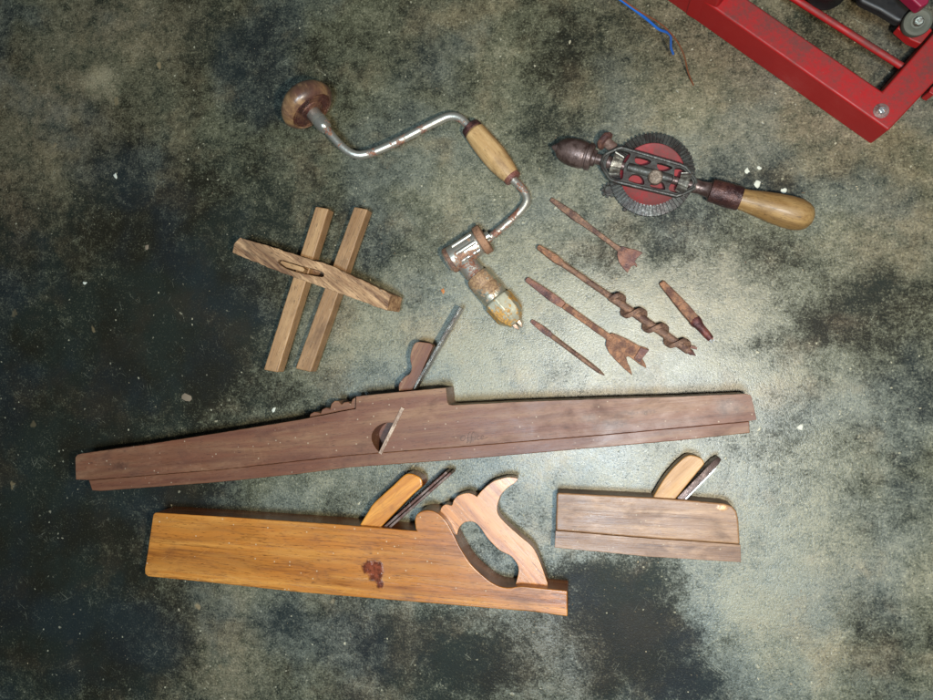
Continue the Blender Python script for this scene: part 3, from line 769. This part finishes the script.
    obj('pinion', pinion(146, 136, 12.8, 9.5), PB, r, smooth=False)
    lt('neck', [(151, 5), (152, 7.4), (158, 6.6), (166, 7.6), (170, 9.5), (172, 6)], IRON_BR)
    lt('ferrule', [(168, 8), (169, 11.2), (172, 11.8), (176, 12.0), (186, 12.6), (197, 12.4), (199.5, 11.8), (200, 8)], rust('dark_ferrule', C(62, 38, 36), C(84, 54, 46), C(44, 28, 28), .4, .4), lum=.0007)
    lt('handle', [(199, 8), (199.5, 10.6), (206, 11.2), (218, 13.0), (232, 15.0), (246, 16.2), (256, 16.0), (263, 14.2), (268, 10.8), (271, 6), (271.7, .8)], W_HAND, 44, ang=ang(A, B))
    # side handle stub: brown disc and pale lug
    q0, q1 = P(604.8, 141.0, .022), P(618, 151.5, .024)
    obj('side_knob', lathe(q0, q1, [(-.0045, .003), (-.0040, .0085), (-.001, .0105), (.002, .0105), (.003, .008)], 28, lumps=.0003), RUST3, r)
    obj('side_lug', lathe(q0, q1, [(.002, .0030), (.0022, .0054), (.013, .0056), (.0145, .004)], 20), iron('pinkish_steel', C(128, 104, 94), C(164, 140, 126), .4, .5, C(110, 76, 62), .3), r)
    # crank cog peeping out on the lower left
    c = P(609, 190, .010)
    bm = lathe(Vector((c.x, c.y, .004)), Vector((c.x, c.y, .012)), [(0, .0058), (.006, .0060), (.0066, .0048), (.0056, .0042), (.0056, .0004)], 24)
    for k in range(9):
        an = 2 * math.pi * k / 9 + .3
        d = Vector((math.cos(an), math.sin(an), 0)); cc = Vector((c.x, c.y, .0075))
        box_between(cc + d * .0052, cc + d * .0082, .0024, .005, bm)
    obj('cog', bm, IRON_BLK, r)
    e0, e1 = P(632, 203, .007), P(623.5, 211, .007)
    obj('crank_end', box_between(e0, e1, .0034, .005), IRON_BLK, r, bevel=.0006)
    return r
drill()

# ------------------------------------------------------------------ drill bits
GB = 'rusty drill bits laid out on the floor'
def polyblade(pl, z, th, mat, par, name='blade', bevel=.0005, a=None):
    return obj(name, prism(resample(px(pl, z + th), .0025, .00015), z), mat, par, ang=a, bevel=bevel)

def bit_a():
    a, b = P(550.5, 199, .005), P(620, 250, .005)
    r = root('centre_bit', 'brown flat centre bit with a fishtail blade, topmost of the bits', 'drill bit', P(590, 232, 0), ang(a, b), GB)
    pts = [a.lerp(b, t) for t in (0, .02, .18, .34, .42, .48, .7, .9, 1)]
    for p, z in zip(pts, (.0045, .0045, .005, .0055, .0056, .0055, .005, .0045, .004)): p.z = z
    u = L(1)
    obj('shank', sweep_rect(resample(pts, .003, closed=False), 0.001, .001) if False else sweep_rect(pts, [3.6 * u, 4.4 * u, 6.2 * u, 7.6 * u, 6.6 * u, 5.6 * u, 4.6 * u, 4.4 * u, 5.5 * u], [.0035, .004, .006, .0075, .007, .006, .005, .0045, .004], lumps=.0005), RUST1, r, bevel=.001)
    polyblade([(618, 248.5), (617.2, 255), (618.8, 262), (623, 268), (627.5, 272.6), (629.6, 269.4), (631.6, 266), (634.6, 265.2), (637.2, 267.2), (636.8, 264.4), (634.8, 261.5), (637, 258), (642.8, 252.8), (636, 249.8), (628, 248), (622, 246.2)], .0022, .003, RUST3, r)
bit_a()

def bit_auger():
    u = L(1)
    a, b = P(538, 247, .0105), P(694, 354.5, .0105)
    r = root('auger_bit', 'rusty auger bit with a coiled twist at its lower end', 'drill bit', P(610, 300, 0), ang(a, b), GB)
    def at(px_): return a.lerp(b, (px_ - 538) / (694 - 538))
    pts = [at(q) for q in (537.5, 539, 548, 556, 561, 563, 580, 600, 616)]
    obj('shank', sweep_rect(pts[:6], [3.5 * u, 5 * u, 6.4 * u, 7.4 * u, 7 * u, 5.6 * u], [3.5 * u, 5 * u, 6.4 * u, 7 * u, 6.6 * u, 5.6 * u], lumps=.0006), RUST2, r, bevel=.001)
    obj('shaft', tube(resample([at(560), at(580), at(600), at(620)], .004, closed=False), 2.9 * u, 16, lumps=.0004), RUST1, r)
    # twist: ribbon wound round a thin core
    bm = bmesh.new()
    A0, B0 = at(612), at(689)
    x, y, z = frame_of(A0, B0); ln = (B0 - A0).length
    tube(resample([A0, B0], .004, closed=False), 3.8 * u, 14, bm, lumps=.0003)
    N = 150; turns = 3.6; prev = None
    for i in range(N + 1):
        t = i / N; an = -2 * math.pi * turns * t + 2.2
        ro = (8.9 - 1.0 * t) * u * min(1, t * 14 + .35)
        rd = y * math.cos(an) + z * math.sin(an)
        c = A0 + x * (t * ln)
        w = 2.3 * u * (1 if t < .9 else 1.1)
        ring = [bm.verts.new(c + rd * 1.8 * u + x * w * 1.2), bm.verts.new(c + rd * ro + x * w), bm.verts.new(c + rd * (ro + .4 * u)), bm.verts.new(c + rd * ro - x * w), bm.verts.new(c + rd * 1.8 * u - x * w * 1.2)]
        if prev:
            for k in range(5):
                bm.faces.new((prev[k], prev[(k + 1) % 5], ring[(k + 1) % 5], ring[k]))
        else: bm.faces.new(ring)
        prev = ring
    bm.faces.new(list(reversed(prev)))
    obj('twist', bm, RUST1, r, sharp=40)
    lathe_b = lathe(at(688), at(696), [(0, 3.2 * u), (3 * u, 2.4 * u), (4 * u, 2.8 * u), (6 * u, 1.5 * u), (9 * u, .3 * u)], 12)
    box_between(at(688) + y * 4 * u, at(693) + y * 6 * u, 2.2 * u, 4 * u, lathe_b)
    obj('lead_screw', lathe_b, RUST3, r)
bit_auger()

def bit_c():
    u = L(1)
    a, b = P(526, 279, .005), P(609, 337.5, .005)
    r = root('expansive_bit', 'long orange rusted bit with a wide forked blade, beside the auger', 'drill bit', P(590, 325, 0), ang(a, b), GB)
    ts = (0, .02, .16, .3, .4, .46, .7, .9, 1.04)
    pts = [a.lerp(b, t) for t in ts]
    w = [3.5, 5, 7, 8.4, 7.6, 6.6, 6.2, 6.2, 9]
    obj('tang', sweep_rect(pts[:6], [q * u for q in w[:6]], [.004, .005, .0065, .008, .0075, .0065], lumps=.0006), RUST3, r, bevel=.001)
    obj('shaft', sweep_rect(resample(pts[5:], .006, closed=False), 6.2 * u, .0062, lumps=.0006), RUST2, r, bevel=.0012)
    polyblade([(606.6, 337.5), (605.6, 345.7), (609, 352.5), (614.3, 358.8), (624.3, 368.8), (632.4, 375.6), (630.6, 369), (627.6, 362.6), (626, 357.2), (629, 356.4), (634.3, 360.2), (640.5, 365), (646.6, 368.4), (645.4, 364), (642.2, 358.8), (645, 354.5), (649.4, 349.6), (645, 347.4), (640, 346.2), (628.6, 339.8), (617, 334.6), (611.5, 333)], .003, .0042, RUST2, r, bevel=.0008)
    # raised cutter riding on the blade
    polyblade([(640.4, 347.4), (649.2, 350.2), (644, 356.6), (639.6, 362.4), (633.8, 358.4), (637.4, 353)], .0073, .0022, RUST3, r, name='cutter', bevel=.0005)
bit_c()

def bit_d():
    u = L(1)
    a, b = P(531, 320.5, .003), P(604.5, 375.5, .003)
    r = root('gimlet_bit', 'thin short rusty bit lying below the ochre brace chuck', 'drill bit', P(567, 348, 0), ang(a, b), GB)
    ts = (0, .03, .15, .24, .28, .5, .8, .93, 1)
    pts = [a.lerp(b, t) for t in ts]
    w = [3, 4.4, 6, 6, 4.6, 4.4, 4.6, 4.0, .8]
    obj('shank', sweep_rect(pts[:5], [q * u for q in w[:5]], [.003, .004, .005, .005, .004], lumps=.0004), RUST3, r, bevel=.0008)
    obj('shaft', tube(pts[4:], [q * u / 2 for q in w[4:]], 12, lumps=.0003), RUST1, r)
bit_d()

def bit_e():
    u = L(1)
    a, b = P(661, 282, .006), P(713, 341.5, .006)
    r = root('countersink_bit', 'short stubby rusty bit with a forked tip, rightmost of the bits', 'drill bit', P(686, 311, 0), ang(a, b), GB)
    ts = (0, .03, .3, .5, .62, .66)
    pts = [a.lerp(b, t) for t in ts]
    obj('shank', sweep_rect(pts, [q * u for q in (5, 6.4, 8.6, 9.6, 9.4, 7)], [q * u for q in (4, 5, 7.5, 9, 9, 7)], lumps=.0008), RUST2, r, bevel=.0014)
    pts = [a.lerp(b, t) for t in (.62, .645, .70, .73, .78, .88, .96)]
    obj('collar', tube(pts, [q * u for q in (4.6, 5.6, 5.6, 4.4, 3.9, 3.7, 2.9)], 14, lumps=.0007), rust('maroon_rust', C(92, 46, 44), C(124, 70, 58), C(54, 32, 34), .5, .3), r)
    ax = (b - a).normalized(); sd = Vector((0, 0, 1)).cross(ax)
    for s in (-1, 1):
        p0 = a.lerp(b, .95) + sd * s * 1.5 * u
        obj('prong', sweep_rect([p0, p0 + ax * 4.2 * u], [2.0 * u, 1.2 * u], [.004, .002]), STEEL, r, bevel=.0003)
bit_e()

# ------------------------------------------------------------------ red machine stand
def machine():
    T = .046
    r = root('machine_stand', 'red painted steel base frame of a machine in the upper right corner', 'machine stand', P(870, 100, 0), 0)
    # long beam, seen from above: outer corner, then off to the upper left
    oc, ic = P(888.7, 130.4, T), P(882.6, 91.2, T)
    o2, i2 = P(717.8, 10.7, T), P(748, -1, T)
    ol = oc + (o2 - oc) * 2.1; il = ic + (i2 - ic) * 2.4
    oright = P(933, 83.5, T); dirr = (oright - oc).normalized(); iright = P(933, 34, T)
    orr = oc + dirr * .42; irr = ic + (iright - ic).normalized() * .42
    obj('base_frame', prism([oc, ol, il, ic, irr, orr], 0), RED, r, ang=ang(ol, oc), bevel=.0022, seg=3)
    # post rising at the outer side of the long beam
    ed = (o2 - oc).normalized(); nd = Vector((ed.y, -ed.x, 0))
    if nd.dot(P(700, 40, 0) - P(760, 0, 0)) < 0: nd = -nd
    br, bl = P(709.5, 29.0, 0), P(684.4, 14.6, 0)
    back = -nd * .0
    depth = (br - bl).length
    q = [br, bl, bl - nd * .05, br - nd * .05]
    post = prism([Vector((p.x, p.y, .26)) for p in q], 0)
    # the long beam passes behind: keep the post a few mm proud of it
    obj('post', post, RED, r, ang=ang(bl, br), bevel=.003, seg=3)
    # thin tie rod
    rp = [P(905, 68.5, .030), P(798, 1, .030)]
    rp.append(rp[1] + (rp[1] - rp[0]) * .8)
    obj('tie_rod', tube(resample(rp, .02, closed=False), .0036, 14), RED, r)
    # bolt
    c = P(881.8, 110.4, T + .002)
    c0 = Vector((c.x, c.y, T - .001))
    w = obj('washer', lathe(c0, c0 + Vector((0, 0, 1)), [(0, .0030), (.0001, .0076), (.0018, .0074), (.0021, .0050), (.0021, .002)], 28), iron('dull_zinc', C(110, 84, 78), C(150, 120, 112), .45, .6, C(110, 60, 56), .4), r)
    obj('bolt', lathe(c0, c0 + Vector((0, 0, 1)), [(.001, .0046), (.0045, .0046), (.0056, .0034), (.0060, .0008)], 6), STEEL, r, bevel=.0006)
    # bracket with a wheel
    obj('bracket', prism(px([(897, 28), (909, 14), (925, 22), (933, 30), (921, 44), (911, 40)], .048), .036), RED, r, bevel=.0015)
    wc = P(918.5, 21.5, .066); d = Vector((-.15, -.25, 1)).normalized()
    w0 = wc - d * .014
    wh = obj('wheel', lathe(w0, w0 + d, [(0, .004), (.0002, .0110), (.002, .0125), (.010, .0130), (.0125, .0122), (.0137, .010), (.0130, .0075), (.0120, .0060), (.0120, .001)], 36), RUBBER, r)
    obj('hub', lathe(w0, w0 + d, [(.0115, .0046), (.0155, .0046), (.0165, .0036), (.0165, .001)], 8), iron('hub_steel', C(90, 92, 84), C(140, 140, 126), .35, .8), wh)
    # motor parts at the very top
    hs = prism(px([(859, 1), (880, 11), (896, 20.5), (902, 23), (911, 12), (925, -8), (925, -60), (858, -60)], .056), .044)
    obj('motor_housing', hs, BLACKP, r, bevel=.004, seg=3)
    pc = P(832, -17, .05)
    p0 = Vector((pc.x, pc.y, .030))
    obj('pulley', lathe(p0, p0 + Vector((0, 0, 1)), [(0, .006), (.0002, .018), (.004, .0192), (.010, .0165), (.016, .0165), (.022, .0192), (.028, .0188), (.0285, .012), (.026, .010), (.026, .001)], 44), BLACKP, r)
    obj('cover', prism(px([(904, -8), (921, 7.5), (929, 3), (933, -12), (920, -24)], .085), .0705), PINK, r, bevel=.002)
    # lug on the outer side of the cross beam
    obj('lug', prism(px([(929, 92), (931, 88), (940, 80), (944, 85), (934, 95)], .022), .004), RED, r, bevel=.001)
    return r
machine()

# ------------------------------------------------------------------ wires
def wire(name, label, pts, rad, mat):
    v = catmull([P(x, y, z) for x, y, z in pts], 6)
    o = obj(name, tube(v, rad, 12), mat, None, org=P(pts[-1][0], pts[-1][1], 0))
    o['label'] = label; o['category'] = 'wire'; return o
tb = NT('blue_insulation'); BLUE = tb.done(C(24, 84, 160), .42)
tb = NT('copper_strand'); COPPER = tb.done(C(160, 100, 70), .4, .7)
wire('blue_wire', 'thin blue insulated wire dangling into the top edge with a kinked end', [(588, -34, .15), (610, -8.5, .135), (625, 3, .124), (640, 14, .112), (650, 22, .10), (659, 29.5, .088), (667, 32.6, .076), (670.6, 36.5, .066), (670.8, 43, .054), (671, 48, .045), (673.2, 54, .034)], .0013, BLUE)
wire('copper_wire', 'fine bare copper coloured strand curving beside the blue wire to the floor', [(592, -34, .155), (614, -8, .138), (628, 3.6, .126), (642, 13, .114), (656, 21, .10), (668, 30.5, .082), (678, 43, .062), (684.5, 57, .038), (688, 72, .016), (693.5, 85.5, .0012)], .00075, COPPER)

# ------------------------------------------------------------------ crumbs on the floor
TW = NT('white_crumb'); WHITE = TW.done(C(196, 194, 176), .8)
TW = NT('tan_crumb'); TAN = TW.done(C(120, 104, 84), .8)
def chip(x, y, w, mat, label, group=None, h=.35, el=1.0):
    bm = bmesh.new()
    c = P(x, y, 0); n = 9; u = L(1); an0 = random.random() * 6
    top = []
    for k in range(n):
        a = 2 * math.pi * k / n
        rr = w * u / 2 * random.uniform(.6, 1.2)
        v = Vector((math.cos(a) * rr * el, math.sin(a) * rr, 0)); v.rotate(Euler((0, 0, an0)))
        top.append(c + v * .7 + Vector((0, 0, w * u * h * random.uniform(.25, .4))))
    bot = [Vector((c.x + (p.x - c.x) / .7, c.y + (p.y - c.y) / .7, 0.0002)) for p in top]
    prism(top, 0, bm, bot)
    o = obj('paint_chip' if mat is WHITE else 'plaster_crumb', bm, mat, None, org=Vector((c.x, c.y, 0)))
    o['label'] = label; o['category'] = 'chip' if mat is WHITE else 'crumb'
    if group: o['group'] = group
G1 = 'white paint chips by the hand drill'
chip(746.8, 171, 5.0, WHITE, 'white paint chip upper left of the pair above the drill handle', G1, el=1.3)
chip(759.4, 168.3, 4.2, WHITE, 'small upright white chip above the drill handle, topmost of its cluster', G1)
chip(757.5, 184, 6.5, WHITE, 'largest white paint chip in the cluster above the drill handle', G1, el=1.2)
chip(783.8, 190.4, 5.4, WHITE, 'white paint chip just above the round end of the drill handle', G1)
chip(714.3, 183, 3.6, WHITE, 'tiny white chip touching the dark ferrule of the hand drill', G1, el=1.3)
chip(800.5, 427.5, 6.0, WHITE, 'lone white paint chip right of the long dark plane')
chip(273.5, 409.5, 4.2, WHITE, 'white chip just above the long dark plane, left of its carved scroll', el=1.8)
chip(115.5, 176, 5.0, WHITE, 'lone white chip on the dark floor at upper left', el=1.4)
chip(85, 283, 3.4, WHITE, 'small white chip on the black stains at far left', el=1.6)
chip(186, 396.5, 8, TAN, 'largest tan plaster crumb on dark floor above the long plane', h=.25, el=1.7)
chip(147, 247, 4.6, TAN, 'greyish crumb left of the gauge stock', h=.3, el=1.4)
chip(443, 291, 4, rust('orange_crumb', C(176, 110, 60), C(186, 120, 60)), 'orange rust crumb beside the ochre chuck of the brace', h=.3, el=1.5)

# grit and sawdust, denser round the tools
bm = bmesh.new(); rg = random.Random(11)
spots = [(600, 320, 110, 60), (320, 290, 70, 70), (460, 300, 50, 60), (660, 190, 110, 40), (420, 420, 260, 50), (360, 620, 230, 40), (650, 590, 120, 30), (800, 150, 110, 60)]
for i in range(1500):
    if rg.random() < .55:
        x, y, sx_, sy_ = rg.choice(spots); x = rg.gauss(x, sx_); y = rg.gauss(y, sy_)
    else: x, y = rg.uniform(-150, 1080), rg.uniform(-120, 820)
    c = P(x, y, 0); sz = min(.0011, rg.lognormvariate(-8.05, .45)); el = rg.uniform(.5, 2.4); a0 = rg.random() * 6.3
    vs = []
    for k in range(5):
        a = 2 * math.pi * k / 5; v = Vector((math.cos(a) * sz * el, math.sin(a) * sz * rg.uniform(.6, 1.2), 0)); v.rotate(Euler((0, 0, a0))); vs.append(bm.verts.new(c + v))
    tp = bm.verts.new(c + Vector((0, 0, sz * rg.uniform(.6, 1.1))))
    for k in range(5): bm.faces.new((vs[k], vs[(k + 1) % 5], tp))
tg = NT('grit'); tn_ = tg.noise(tg.coord(), 90, 3, .6)
GRIT = tg.done(tg.mix(tg.step(tn_, .42, .58), C(176, 160, 128), C(92, 74, 54)), .85)
me = bpy.data.meshes.new('grit'); bm.to_mesh(me); bm.free(); me.materials.append(GRIT)
o = bpy.data.objects.new('grit', me); COL.objects.link(o); o['kind'] = 'stuff'; o['label'] = 'fine sawdust and grit scattered over the floor'; o['category'] = 'grit'

# ------------------------------------------------------------------ light
w = bpy.data.worlds.new('World'); S.world = w; w.use_nodes = True
bg = w.node_tree.nodes['Background']; bg.inputs[0].default_value = (.85, .92, 1, 1); bg.inputs[1].default_value = .07
def lamp(name, typ, loc, power, col, **kw):
    l = bpy.data.lights.new(name, typ); l.energy = power; l.color = col
    for k, v in kw.items(): setattr(l, k, v)
    o = bpy.data.objects.new(name, l); COL.objects.link(o); o.location = loc; return o
lamp('flash_lamp', 'POINT', (.12, -.07, .76), 26.0, (1, .91, .77), shadow_soft_size=.022)
t = lamp('room_lamp', 'AREA', (.0, -.46, 2.1), 42.0, (.55, .78, 1), shape='RECTANGLE', size=.5, size_y=.3)
t.rotation_euler = (math.radians(10), 0, math.radians(-35))

S.view_settings.view_transform = 'Standard'; S.view_settings.look = 'None'; S.view_settings.exposure = .14; S.view_settings.gamma = 1
S.cycles.max_bounces = 6
S.cycles.use_denoising = True
